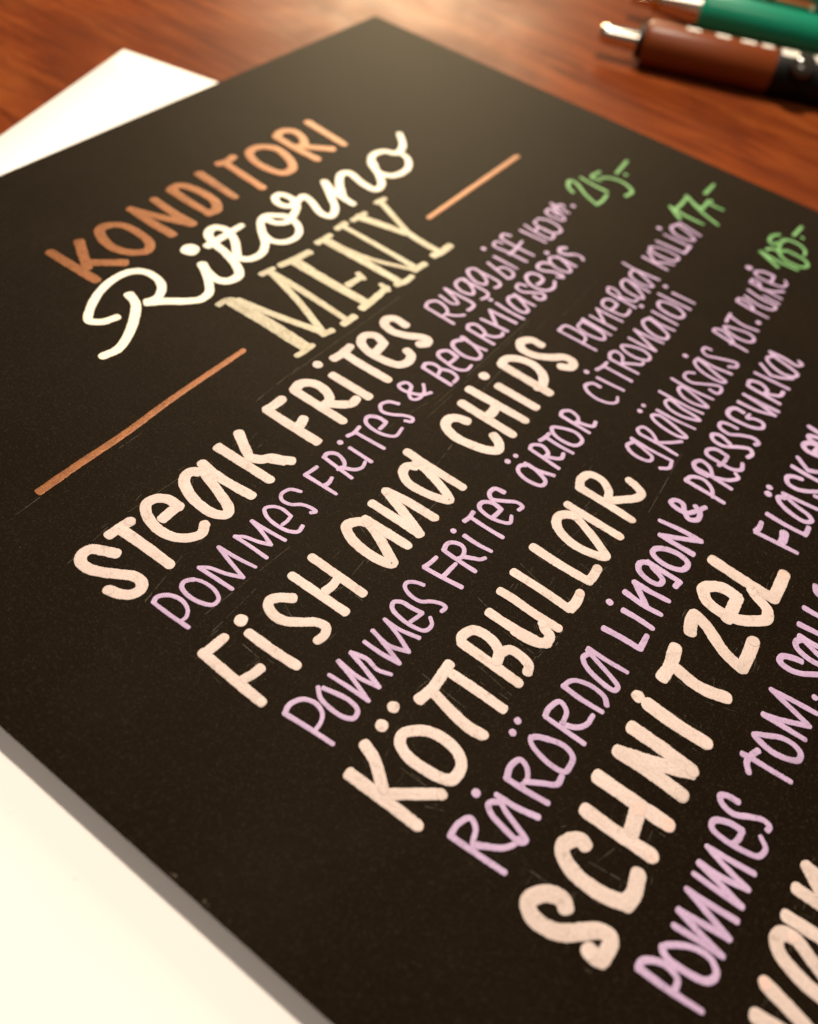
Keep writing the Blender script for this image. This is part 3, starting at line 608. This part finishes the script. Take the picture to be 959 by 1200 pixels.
     '-77.87,-107.25 -77.93,-109.90 -78.02,-112.43;-77.80,-107.22 -76.83,-107.54 -76.19,-108.89 -76.87,-110.33 -78.17,-111.00;-74.98,-107.36 -75.00,-109.87 -75.20,-112.34;-75.30,-109.11 -75.33,-107.65 -74.43,-106.92 -73.39,-107.44 -73.66,-108.75 -74.92,-109.70;-74.99,-109.72 -74.06,-111.55 -72.85,-112.40 -72.33,-111.83;-72.50,-109.62 -71.41,-109.93 -70.21,-109.92c -70.11,-108.22 -71.02,-107.38 -71.79,-107.60 -72.00,-109.27 -71.93,-111.32 -71.15,-112.20 -70.08,-111.95;-67.81,-109.29 -67.30,-107.72 -67.83,-106.85 -68.68,-107.20 -68.88,-108.65 -67.53,-110.54 -66.88,-111.81 -67.54,-112.35 -68.49,-112.10;-64.42,-109.07 -64.48,-107.85 -64.90,-106.93 -65.84,-107.05 -66.21,-108.52 -65.24,-109.99 -64.58,-111.57 -65.04,-112.35 -65.68,-112.03;-60.82,-108.64 -60.86,-107.40 -61.91,-106.86 -62.91,-107.24 -63.02,-109.16 -62.63,-110.86 -61.78,-111.79 -60.91,-111.48 -60.96,-110.26 -61.50,-109.37 -60.64,-109.42;-59.31,-107.29 -59.11,-109.90 -58.26,-112.32c -57.64,-110.00 -57.30,-107.33c -57.22,-109.85 -57.18,-112.42;-55.15,-107.18 -55.45,-112.07;-55.15,-107.18 -53.92,-107.05 -53.36,-108.47 -53.99,-109.66 -55.15,-109.65;-54.84,-109.80 -53.82,-111.52 -52.74,-111.63;-51.71,-107.06 -51.51,-112.02;-49.08,-106.94 -50.41,-108.89;-50.54,-108.94 -49.81,-110.48 -48.79,-111.76;-46.35,-107.64 -47.06,-107.22 -48.00,-107.88 -48.81,-110.14 -48.31,-111.77 -47.35,-112.01 -45.87,-107.48;-45.42,-107.15 -45.29,-109.28 -45.52,-111.35 -44.69,-111.90 -44.33,-111.29'),
    ('description', 'gräddsås', 'lilac', 0.5,
     '-76.69,-99.11 -77.60,-98.83 -78.34,-99.80 -78.46,-101.27 -78.03,-102.28 -77.25,-102.27 -76.73,-100.87 -76.34,-98.95;-76.06,-98.71 -76.20,-101.65 -76.04,-104.50c -77.43,-104.72 -78.30,-103.81;-74.61,-99.27 -74.52,-101.70 -74.64,-104.54;-74.61,-99.27 -74.13,-98.69 -73.16,-99.00 -73.27,-100.30 -74.21,-101.56;-74.45,-101.66 -73.26,-102.98 -72.01,-104.11;.0.37 -70.70,-97.43;.0.33 -69.40,-97.36;-69.80,-99.56 -70.33,-99.06 -70.89,-99.53 -71.45,-101.56 -71.37,-103.59 -70.81,-104.32 -70.35,-103.15 -69.66,-99.71;-68.92,-99.16 -68.89,-101.89 -68.59,-104.51;-65.79,-99.69 -66.65,-99.36 -67.43,-100.20 -67.58,-102.37 -66.60,-104.48 -66.33,-103.73 -66.18,-101.56 -65.80,-99.80;-65.29,-97.95 -65.34,-99.70 -65.36,-102.06 -65.08,-104.31;-62.25,-99.87 -63.08,-99.80 -63.94,-100.81 -64.12,-102.60 -63.41,-104.37 -63.00,-103.42 -62.25,-99.87;-61.64,-98.19 -61.78,-99.89 -61.69,-102.02 -61.43,-104.32;-58.24,-100.14 -58.90,-99.32 -59.98,-99.34 -60.35,-100.59 -59.51,-101.99 -58.56,-103.34 -58.23,-104.18 -58.94,-104.57 -59.93,-104.32 -59.89,-103.22;.0.41 -55.59,-97.69;-54.95,-99.44 -55.86,-99.26 -56.79,-100.20 -57.30,-102.40 -57.03,-104.14 -56.49,-104.30 -56.26,-103.30 -55.11,-99.40;-54.74,-99.36 -54.83,-101.85 -54.44,-104.39;-51.55,-100.08 -51.72,-99.24 -52.70,-99.19 -53.22,-100.08 -52.65,-101.43 -51.95,-102.94 -51.63,-104.15 -52.38,-104.44 -53.22,-103.54'),
    ('description', 'pot.puré', 'lilac', 0.5,
     '-47.19,-98.78 -47.65,-101.66 -47.87,-104.34;-47.23,-98.74 -46.49,-98.70 -46.05,-99.64 -46.55,-101.03 -47.23,-101.89 -48.12,-101.84;-44.86,-99.57 -45.57,-100.45 -45.98,-102.41 -45.47,-104.01 -44.31,-104.22 -43.72,-103.16 -44.14,-101.12 -44.72,-99.72;-43.56,-99.37 -42.41,-99.23 -41.18,-99.17;-41.83,-99.42 -42.42,-101.68 -42.05,-103.96;.0.44 -40.02,-103.33;-37.34,-98.74 -37.68,-101.35 -37.76,-103.99;-37.34,-98.74 -36.42,-98.81 -36.28,-100.01 -37.04,-101.37 -37.89,-101.43;-35.11,-99.26 -35.71,-102.30 -35.19,-103.97 -34.03,-104.08 -33.83,-101.63 -33.14,-99.06;-32.81,-101.57 -32.95,-104.23;-30.89,-98.66 -31.13,-101.51 -31.37,-104.11;-30.89,-98.66 -29.82,-98.70 -29.95,-99.81 -31.23,-100.31;-31.33,-100.52 -30.36,-102.50 -29.08,-103.79;-28.60,-101.25 -27.62,-101.23 -26.27,-101.13c -26.37,-99.39 -27.50,-98.28 -28.45,-99.06 -28.52,-101.01 -28.17,-103.02 -26.93,-103.49 -26.11,-102.96;.0.60 -27.05,-97.03'),
    ('description', 'POMMES', 'lilac', 0.57,
     '-130.37,-125.25 -130.32,-127.85 -130.05,-130.86;-130.37,-125.25 -129.73,-125.35 -129.03,-126.30 -128.81,-127.37 -129.16,-128.30 -130.07,-128.45;-127.76,-126.32 -128.27,-126.94 -128.26,-128.49 -127.79,-130.41 -126.89,-130.85 -126.10,-130.11 -126.13,-128.76 -126.84,-127.29 -127.76,-126.32;-125.28,-130.75 -125.42,-128.66 -125.65,-126.48;-125.28,-130.75 -124.81,-128.41 -124.27,-126.28c -124.04,-128.09 -123.70,-130.76c -122.95,-128.45 -122.29,-126.25c -122.19,-128.34 -121.96,-130.79;-120.61,-130.78 -120.70,-128.35 -120.70,-126.20;-120.61,-130.78 -120.05,-128.50 -119.56,-126.24c -119.46,-128.27 -118.93,-130.75c -118.42,-128.48 -117.78,-126.35c -117.60,-128.37 -117.31,-130.73;-116.07,-128.20 -115.36,-128.45 -114.38,-128.51c -114.50,-127.17 -115.20,-125.95 -115.93,-126.03 -116.21,-127.20 -116.07,-129.04 -115.62,-130.53 -114.59,-130.83 -113.86,-130.11;-112.10,-127.22 -112.24,-126.08 -112.63,-125.58 -113.20,-125.96 -113.46,-127.20 -112.72,-128.64 -112.23,-129.74 -112.39,-130.47 -112.92,-130.40'),
    ('description', 'TOM', 'lilac', 0.62,
     '-108.71,-127.03 -107.85,-126.52 -106.97,-126.62 -105.96,-127.03;-107.31,-125.84 -107.16,-126.83 -107.08,-128.73 -106.95,-130.73;-104.61,-126.13 -104.99,-126.95 -105.18,-128.67 -104.39,-130.63 -103.53,-130.64 -103.08,-129.83 -103.15,-128.57 -103.92,-127.18 -104.61,-126.13;-101.93,-126.17 -101.87,-128.29 -101.79,-130.56;-101.93,-126.17 -101.29,-127.94 -100.08,-130.47c -99.35,-128.06 -98.70,-125.89c -98.42,-128.22 -98.22,-130.62;.0.36 -96.54,-129.95'),
    ('description', 'SALL', 'lilac', 0.67,
     '-93.29,-127.42 -93.54,-126.45 -94.09,-125.50 -94.84,-125.51 -95.11,-126.49 -94.77,-127.81 -93.60,-129.51 -93.24,-130.35 -93.70,-130.80 -94.43,-130.16;-90.33,-126.87 -91.23,-126.18 -91.93,-126.41 -92.41,-127.70 -92.41,-129.15 -92.10,-130.32 -91.70,-130.29 -91.29,-128.80 -90.60,-126.96;-90.35,-126.31 -90.35,-127.53 -90.27,-128.49 -90.15,-130.07;-88.87,-125.75 -88.63,-127.98 -88.55,-130.00c -87.37,-130.06;-86.36,-125.52 -86.33,-127.28 -86.14,-130.04c -85.02,-130.13;-82.47,-125.66 -83.30,-126.00 -83.57,-127.28 -83.33,-128.73'),
    ('description', 'FLÄSK', 'lilac', 0.64,
     '-79.71,-117.18 -79.48,-119.83 -79.29,-122.32;-79.54,-117.21 -78.71,-117.37 -77.78,-117.31;*1.70 -79.33,-120.32 -78.48,-120.36 -77.44,-120.13;-75.98,-117.42 -76.08,-119.77 -75.93,-122.28c -75.26,-122.34 -74.41,-122.29;.0.50 -72.69,-116.40;.0.44 -71.54,-116.15;-71.91,-118.27 -72.31,-117.65 -73.00,-117.98 -73.80,-119.75 -73.90,-121.63 -73.20,-122.27 -72.62,-121.78 -72.16,-119.96 -71.52,-118.14;-71.30,-117.88 -71.10,-119.99 -70.82,-122.24;-67.22,-119.02 -67.59,-117.88 -68.22,-117.42 -69.19,-117.84 -69.36,-119.04 -68.72,-120.36 -67.80,-121.59 -67.84,-122.16 -68.70,-122.05 -68.86,-121.35;-65.87,-117.31 -66.01,-119.31 -66.02,-121.61;-63.81,-117.43 -65.13,-119.22;-65.13,-119.22 -64.58,-120.21 -63.89,-121.16'),
    ('description', 'el', 'lilac', 0.78,
     '-61.13,-118.94 -59.45,-119.12c -59.68,-118.29 -60.11,-117.63 -60.93,-117.29 -61.57,-117.89 -61.41,-119.62 -60.53,-120.54;-58.04,-118.59 -58.63,-117.36 -59.29,-117.77 -59.37,-119.40;-56.85,-116.80 -57.08,-118.29 -57.02,-120.29'),
    ('title', 'KONDITORI', 'copper', 1.46,
     '-100.88,-19.65 -100.82,-24.22 -100.72,-28.41;-96.51,-20.30 -98.17,-22.98 -99.66,-25.57;-99.02,-24.74 -97.17,-26.56 -95.40,-28.29;-90.92,-20.24 -92.55,-20.04 -93.89,-22.09 -94.22,-25.03 -93.11,-27.33 -91.36,-28.30 -90.00,-27.29 -89.37,-24.18 -89.74,-21.43 -90.92,-20.24;-86.07,-19.26 -86.30,-24.07 -86.26,-28.05;-81.92,-19.70 -82.28,-23.98 -82.28,-28.03c -84.20,-24.13 -86.03,-19.45;-78.26,-19.41 -78.58,-23.44 -78.61,-27.57;-78.26,-19.41 -76.43,-19.42 -75.47,-22.21 -75.69,-26.11 -77.14,-27.83 -78.73,-27.69;-71.88,-19.14 -72.61,-27.32;-67.63,-19.12 -66.17,-19.49 -64.36,-19.21;-66.66,-19.71 -67.56,-28.45;-58.89,-19.90 -61.12,-19.88 -62.56,-21.95 -62.83,-25.45 -61.91,-27.85 -59.73,-27.95 -57.89,-25.61 -57.14,-21.92 -58.89,-19.90;-54.16,-19.56 -54.50,-24.22 -54.46,-28.83;-54.16,-19.56 -52.07,-19.03 -50.56,-20.33 -51.12,-22.89 -52.98,-24.56 -54.33,-24.08;-53.64,-24.00 -51.84,-26.06 -49.86,-28.49;-46.15,-19.75 -47.14,-28.86'),
    ('script_title', 'Ritorno', 'cream', 1.21,
     '-104.06,-36.12 -105.88,-35.51 -106.87,-34.19 -105.71,-32.86 -102.54,-30.91 -99.47,-29.99 -96.53,-30.17 -95.01,-31.52 -94.85,-33.89 -95.77,-35.69 -97.65,-36.81 -99.35,-36.54c -97.39,-38.19 -95.58,-40.02 -95.13,-40.36 -93.99,-41.08 -92.21,-40.92 -90.26,-38.90 -88.22,-35.69c -89.16,-37.97 -89.23,-39.92 -88.39,-40.98 -86.48,-41.07 -85.30,-39.71 -84.00,-36.30 -83.44,-33.26 -82.31,-31.18 -80.62,-30.82 -79.81,-32.33 -80.86,-35.02 -82.67,-37.12 -83.50,-38.31 -82.74,-39.52 -80.77,-39.92 -78.45,-38.80 -76.63,-36.61 -74.60,-34.50 -73.01,-33.94 -71.69,-34.92 -70.71,-36.36 -70.91,-38.24 -72.08,-39.93 -73.85,-40.75 -75.94,-40.33 -77.03,-38.79 -76.55,-36.68;-99.77,-33.69 -100.43,-35.64 -102.67,-37.85 -105.60,-39.81 -108.12,-40.80 -110.12,-40.48;.1.32 -87.01,-32.22;-84.65,-33.31 -81.40,-33.28 -77.35,-33.16;-73.48,-34.79 -73.19,-36.24 -71.71,-37.22 -69.19,-36.48 -67.18,-35.19 -66.40,-33.22 -66.89,-31.58 -68.32,-31.72 -68.98,-33.41 -68.20,-34.77 -65.87,-34.52 -64.51,-34.45 -64.76,-36.11 -66.19,-39.45 -65.74,-40.86 -63.70,-40.12 -61.30,-37.27 -58.82,-33.96c -59.88,-36.49 -60.22,-38.95 -60.45,-41.12;-60.22,-38.95 -57.80,-36.30 -55.07,-34.49 -53.76,-34.95 -54.55,-38.55 -54.50,-41.08 -52.66,-40.98 -50.38,-38.72 -48.61,-35.87 -46.08,-34.34 -43.73,-34.88 -42.54,-36.70 -39.75,-36.02 -36.77,-33.20;-48.04,-35.63 -49.94,-38.38 -48.88,-40.58 -45.36,-41.01 -42.50,-39.03 -41.97,-37.05'),
    ('menu_title', 'MENY', 'gold', 1.09,
     '*1.70 -91.40,-44.34 -91.35,-50.96 -91.52,-57.54;*0.80 -93.66,-57.77 -92.28,-57.94 -90.55,-57.94;*0.80 -93.20,-43.59 -91.95,-43.57 -91.06,-43.90;-90.55,-44.85 -89.52,-50.09 -87.69,-57.30c -85.01,-50.78 -82.87,-43.95;-82.87,-43.95 -82.86,-48.96 -83.39,-57.98;*0.80 -84.20,-43.16 -81.80,-43.42;-84.49,-58.25 -82.03,-58.33;*0.90 -88.12,-57.56 -86.41,-57.98;*1.50 -78.47,-44.25 -78.66,-50.88 -78.59,-57.92;*1.10 -80.61,-43.69 -78.14,-44.18 -75.19,-44.55;-80.05,-58.01 -77.07,-58.00 -73.66,-57.73;-77.36,-53.43 -74.37,-53.63;*0.80 -74.17,-52.84 -74.56,-54.20;*0.80 -73.83,-56.81 -74.18,-58.32;*1.30 -71.16,-44.83 -71.21,-51.63 -71.27,-58.22;*0.90 -72.62,-43.88 -69.58,-43.98;*0.90 -72.16,-58.35 -70.67,-58.82 -68.89,-58.79;*0.80 -71.13,-45.35 -70.04,-51.80 -67.71,-57.47;*0.90 -66.41,-43.78 -66.54,-50.76 -66.80,-57.88;-67.64,-43.65 -65.49,-43.61;-67.58,-58.17 -64.99,-58.44;*1.25 -62.65,-43.93 -61.72,-47.70 -60.85,-51.75;*0.95 -56.53,-43.53 -58.35,-47.44 -60.01,-51.15;*1.20 -60.33,-51.11 -60.84,-54.74 -60.93,-58.29;*1.10 -62.56,-58.21 -60.55,-58.57 -58.35,-58.56;*0.90 -64.14,-43.95 -61.05,-44.10;*0.90 -57.55,-43.58 -55.53,-43.80'),
    ('rule_line', 'left', 'copper', 0.93,
     '-129.05,-51.84 -124.05,-51.87 -117.36,-52.08 -110.04,-51.91 -97.62,-52.15'),
    ('rule_line', 'right', 'copper', 0.92,
     '-54.46,-51.88 -41.30,-51.97 -26.53,-52.07'),
]
BUTTON = (34.1, -3.77, 3.7)
PEN1 = ((34.8, -47.6), (46.3, -74.0))
PEN2 = ((64.0, -49.0), (74.8, -73.2))
GUIDES = [(-132.5, -52.5, -129.4, -52.5), (-119.2, -53.3, -116.0, -53.4), (-133.1, -61.2, -127.1, -60.7), (-124.8, -60.8, -114.3, -61.7), (-131.4, -70.3, -125.0, -69.1), (-128.7, -75.8, -117.0, -76.8), (-103.3, -59.5, -95.1, -59.3), (-97.0, -59.5, -71.8, -60.4), (-88.6, -76.4, -63.7, -76.8), (-97.9, -73.9, -85.9, -75.9), (-91.2, -76.9, -65.9, -77.3), (-129.6, -77.7, -123.3, -77.6), (-128.8, -80.9, -128.9, -83.2), (-113.4, -84.4, -97.9, -84.0), (-117.7, -84.3, -111.0, -83.8), (-109.2, -78.8, -110.5, -82.2), (-106.7, -85.3, -100.0, -85.5), (-120.2, -96.5, -120.5, -101.8), (-129.1, -100.3, -129.0, -103.6), (-130.5, -104.1, -129.8, -105.6), (-115.9, -100.4, -116.5, -104.7), (-110.9, -100.4, -111.1, -104.1), (-112.6, -104.5, -107.4, -104.6), (-111.2, -104.7, -106.8, -105.3), (-103.4, -101.3, -104.1, -103.8), (-97.9, -102.7, -98.2, -105.0), (-97.1, -100.0, -90.0, -100.8), (-85.8, -105.7, -73.7, -105.0), (-125.6, -118.2, -125.1, -121.7), (-125.1, -118.8, -123.2, -119.5), (-129.3, -116.7, -129.4, -114.3), (-122.4, -80.3, -123.8, -83.2), (-109.2, -96.1, -109.8, -98.6), (-102.4, -97.4, -103.4, -101.3), (-99.3, -82.5, -92.6, -81.8), (-84.5, -79.7, -63.2, -78.7), (-60.5, -80.0, -49.3, -80.0)]
for i, args in enumerate(LETTERING):
    write(*args, seed=i * 17.0)


# faint pencil guide lines, eraser scuffs and stray flecks left round the lettering
def scuffs():
    bm = bmesh.new()
    for nm in ('load', 'side', 'along'):
        bm.verts.layers.float.new(nm)
    lay = bm.verts.layers.float['load']
    z = CARD_TOP + 0.004

    def line(x0, y0, x1, y1, w):
        n = 14
        a, b = Vector((x0, y0)), Vector((x1, y1))
        pts = [a.lerp(b, t / n) + Vector((0, 0.06 * noise.noise(Vector((x0 + t, y0, 1))))) for t in range(n + 1)]
        ribbon(bm, lay, pts, w, z, 0.003, rng.uniform(0, 1), rng.uniform(0, 90), 0.8)

    for k, (x0, y0, x1, y1) in enumerate(GUIDES):
        a, b = Vector((x0, y0)), Vector((x1, y1))
        t = 0.0
        while t < 1:                                  # a line the eraser has broken up
            e = min(1, t + rng.uniform(0.12, 0.5))
            p, q2 = a.lerp(b, t), a.lerp(b, e)
            line(p.x, p.y, q2.x, q2.y, rng.uniform(0.012, 0.032))
            t = e + rng.uniform(0.0, 0.12)
    for i in range(420):                              # scratches hugging the big letters
        run = rng.choice(STROKES)
        j = rng.randrange(len(run) - 1)
        d = (run[j + 1] - run[j]).normalized()
        c = run[j] + Vector((-d.y, d.x)) * rng.choice((-1, 1)) * rng.gauss(0.95, 0.25)
        if rng.random() < 0.55:
            d = Vector((1, rng.gauss(0, 0.15)))
        L = rng.uniform(0.15, 1.3)
        line(c.x, c.y, c.x + L * d.x, c.y + L * d.y, rng.uniform(0.006, 0.020))
    for i in range(60):                               # a few loose fibres
        c = Vector((rng.uniform(-146, -20), rng.uniform(-140, -45)))
        a = rng.uniform(0, math.pi)
        L = rng.uniform(0.1, 0.5)
        line(c.x, c.y, c.x + L * math.cos(a), c.y + L * math.sin(a), rng.uniform(0.006, 0.014))
    for x, y, r in ((-147.62, -91.0, 0.11), (-147.6, -94.2, 0.12), (-147.66, -94.6, 0.08), (-147.7, -90.7, 0.07)):   # chipped edge
        disc(bm, lay, Vector((x, y)), r, z, 0.003, 0.5, rng.uniform(0, 90), 0.9)
    bmesh.ops.recalc_face_normals(bm, faces=bm.faces)
    for f in bm.faces:
        if f.normal.z < 0:
            f.normal_flip()
    o = link_mesh('pencil_marks', bm, CHALK, menu)
    o['kind'] = 'stuff'
    o['label'] = 'faint rubbed-out pencil guide lines around the lettering'


scuffs()


# ------------------------------------------------------------------ pens
def lathe(bm, prof, seg=48, cap=True):
    """solid of revolution about +X; prof = [(x, r), ...] in mm"""
    prev = None
    for x, r in prof:
        ring = [bm.verts.new((x * MM, r * math.cos(a) * MM, r * math.sin(a) * MM)) for a in (k / seg * math.tau for k in range(seg))]
        if prev:
            for k in range(seg):
                bm.faces.new((prev[k], prev[(k + 1) % seg], ring[(k + 1) % seg], ring[k]))
        elif cap:
            bm.faces.new(ring[::-1])
        prev = ring
    if cap:
        bm.faces.new(prev)
    bmesh.ops.recalc_face_normals(bm, faces=bm.faces)


def lathe_part(name, prof, mat, parent, seg=48):
    b = bmesh.new()
    lathe(b, prof, seg)
    o = link_mesh(name, b, mat, parent)
    m = o.modifiers.new('edge', 'EDGE_SPLIT')
    m.split_angle = math.radians(35)
    return o


def curved_patch(bm, x0, x1, a0, a1, r, lift=0.05, n=8):
    """thin patch of print on the barrel between two angles (deg) round its axis"""
    rows = []
    for i in range(n + 1):
        x = x0 + (x1 - x0) * i / n
        rows.append([bm.verts.new((x * MM, (r + lift) * math.cos(math.radians(a)) * MM, (r + lift) * math.sin(math.radians(a)) * MM))
                     for a in (a0 + (a1 - a0) * j / n for j in range(n + 1))])
    for i in range(n):
        for j in range(n):
            bm.faces.new((rows[i][j], rows[i + 1][j], rows[i + 1][j + 1], rows[i][j + 1]))


BROWN = plastic('brown_plastic', (0.17, 0.036, 0.007), 0.36, 0.18)
GREEN = plastic('green_plastic', (0.005, 0.26, 0.145), 0.28, 0.4)
BLACKP = plastic('black_rubber', (0.004, 0.0035, 0.003), 0.5, 0.15)
WHITEP = plastic('white_print', (0.80, 0.76, 0.70), 0.5)
SILVER = metal('polished_steel', (0.86, 0.80, 0.70), 0.16)
GOLD = metal('brass', (0.80, 0.52, 0.16), 0.18)
GLASSY = plastic('smoked_plastic', (0.030, 0.027, 0.023), 0.07, 0.8)

# brown pen, parallel to the right edge of the card
R1 = 4.5
pen = thing('pen', 'brown pen with a steel tip nearest the black card', 'pen', (0, 0, 0), 'pens lying beside the menu card')
p0, p1 = Vector(PEN1[0]), Vector(PEN1[1])
pen.location = Vector((p0.x, p0.y, R1)) * MM
pen.rotation_euler = (0, 0, math.atan2(p1.y - p0.y, p1.x - p0.x))
LB = (p1 - p0).length
lathe_part('barrel', [(0, 3.4), (0.5, 4.15), (1.4, R1), (LB - 0.4, R1), (LB, R1 - 0.1)], BROWN, pen)
lathe_part('collar', [(-1.1, 2.8), (-1.0, 3.2), (0.05, 3.3)], BLACKP, pen)
lathe_part('tip', [(-9.6, 1.0), (-9.3, 1.5), (-8.6, 1.8), (-7.5, 1.9), (-1.05, 2.1)], SILVER, pen)
lathe_part('grip', [(LB + 0.02, R1 - 0.25), (LB + 1, R1 - 0.05), (LB + 60, R1 - 0.05), (LB + 61, R1 - 1)], BLACKP, pen)
b = bmesh.new()
for x, w in ((8.5, 3.0), (15.0, 3.0), (20.5, 3.2), (25.0, 2.6)):
    curved_patch(b, x, x + w, 66, 97, R1)
curved_patch(b, LB + 0.6, LB + 26, 60, 112, R1 - 0.05)
link_mesh('print', b, WHITEP, pen)
b = bmesh.new()
bmesh.ops.create_uvsphere(b, u_segments=40, v_segments=24, radius=2.9 * MM)
for v in b.verts:
    v.co.z *= 0.55
o = link_mesh('button', b, GLASSY, pen)
o.location = Vector(BUTTON) * MM
o.rotation_euler = (math.radians(32), 0, 0)

# green pen lying alongside it
R2 = 5.0
pen = thing('pen', 'green pen with steel cone and clip beside the brown pen', 'pen', (0, 0, 0), 'pens lying beside the menu card')
p0, p1 = Vector(PEN2[0]), Vector(PEN2[1])
pen.location = Vector((p0.x, p0.y, R2)) * MM
pen.rotation_euler = (0, 0, math.atan2(p1.y - p0.y, p1.x - p0.x))
lathe_part('barrel', [(0, 4.3), (0.6, 4.75), (1.5, R2), (84, R2), (85.5, R2 - 1)], GREEN, pen)
lathe_part('cone', [(-9.6, 2.5), (-9.4, 2.8), (-4, 3.7), (0, 4.2)], SILVER, pen)
lathe_part('ring', [(-11.0, 2.5), (-10.8, 2.75), (-9.7, 2.8)], GOLD, pen)
lathe_part('tip', [(-16.5, 1.0), (-16.2, 1.6), (-15, 1.9), (-11.05, 2.1)], SILVER, pen)
b = bmesh.new()
clip = [(9.0, 0.9, 0), (11, 1.6, 0), (25.2, 1.8, 0.1), (26.2, 1.8, 0.0), (30.0, 1.7, -1.0)]
rows = []
for x, hw, dz in clip:
    rows.append([b.verts.new((x * MM, y * MM, (R2 + 1.3 + dz + z) * MM)) for y, z in ((-hw, 0), (hw, 0), (hw, 1.6), (-hw, 1.6))])
for ra, rb in zip(rows, rows[1:]):
    for k in range(4):
        b.faces.new((ra[k], ra[(k + 1) % 4], rb[(k + 1) % 4], rb[k]))
b.faces.new(rows[0][::-1])
b.faces.new(rows[-1])
bmesh.ops.recalc_face_normals(b, faces=b.faces)
clip_o = link_mesh('clip', b, GREEN, pen, smooth=False)
bv = clip_o.modifiers.new('bevel', 'BEVEL')
fb = bmesh.new()
slab(fb, [(25.4, -1.6), (30.2, -1.6), (30.2, 1.6), (25.4, 1.6)], R2 - 0.6, R2 + 1.5)
link_mesh('clip_foot', fb, GREEN, clip_o, smooth=False)
bv.width = 0.35 * MM
bv.segments = 3
b = bmesh.new()
bmesh.ops.create_uvsphere(b, u_segments=24, v_segments=16, radius=1.15 * MM)
o = link_mesh('clip_ball', b, GOLD, pen)
o.location = Vector((15.2, -0.4, R2 + 0.95)) * MM
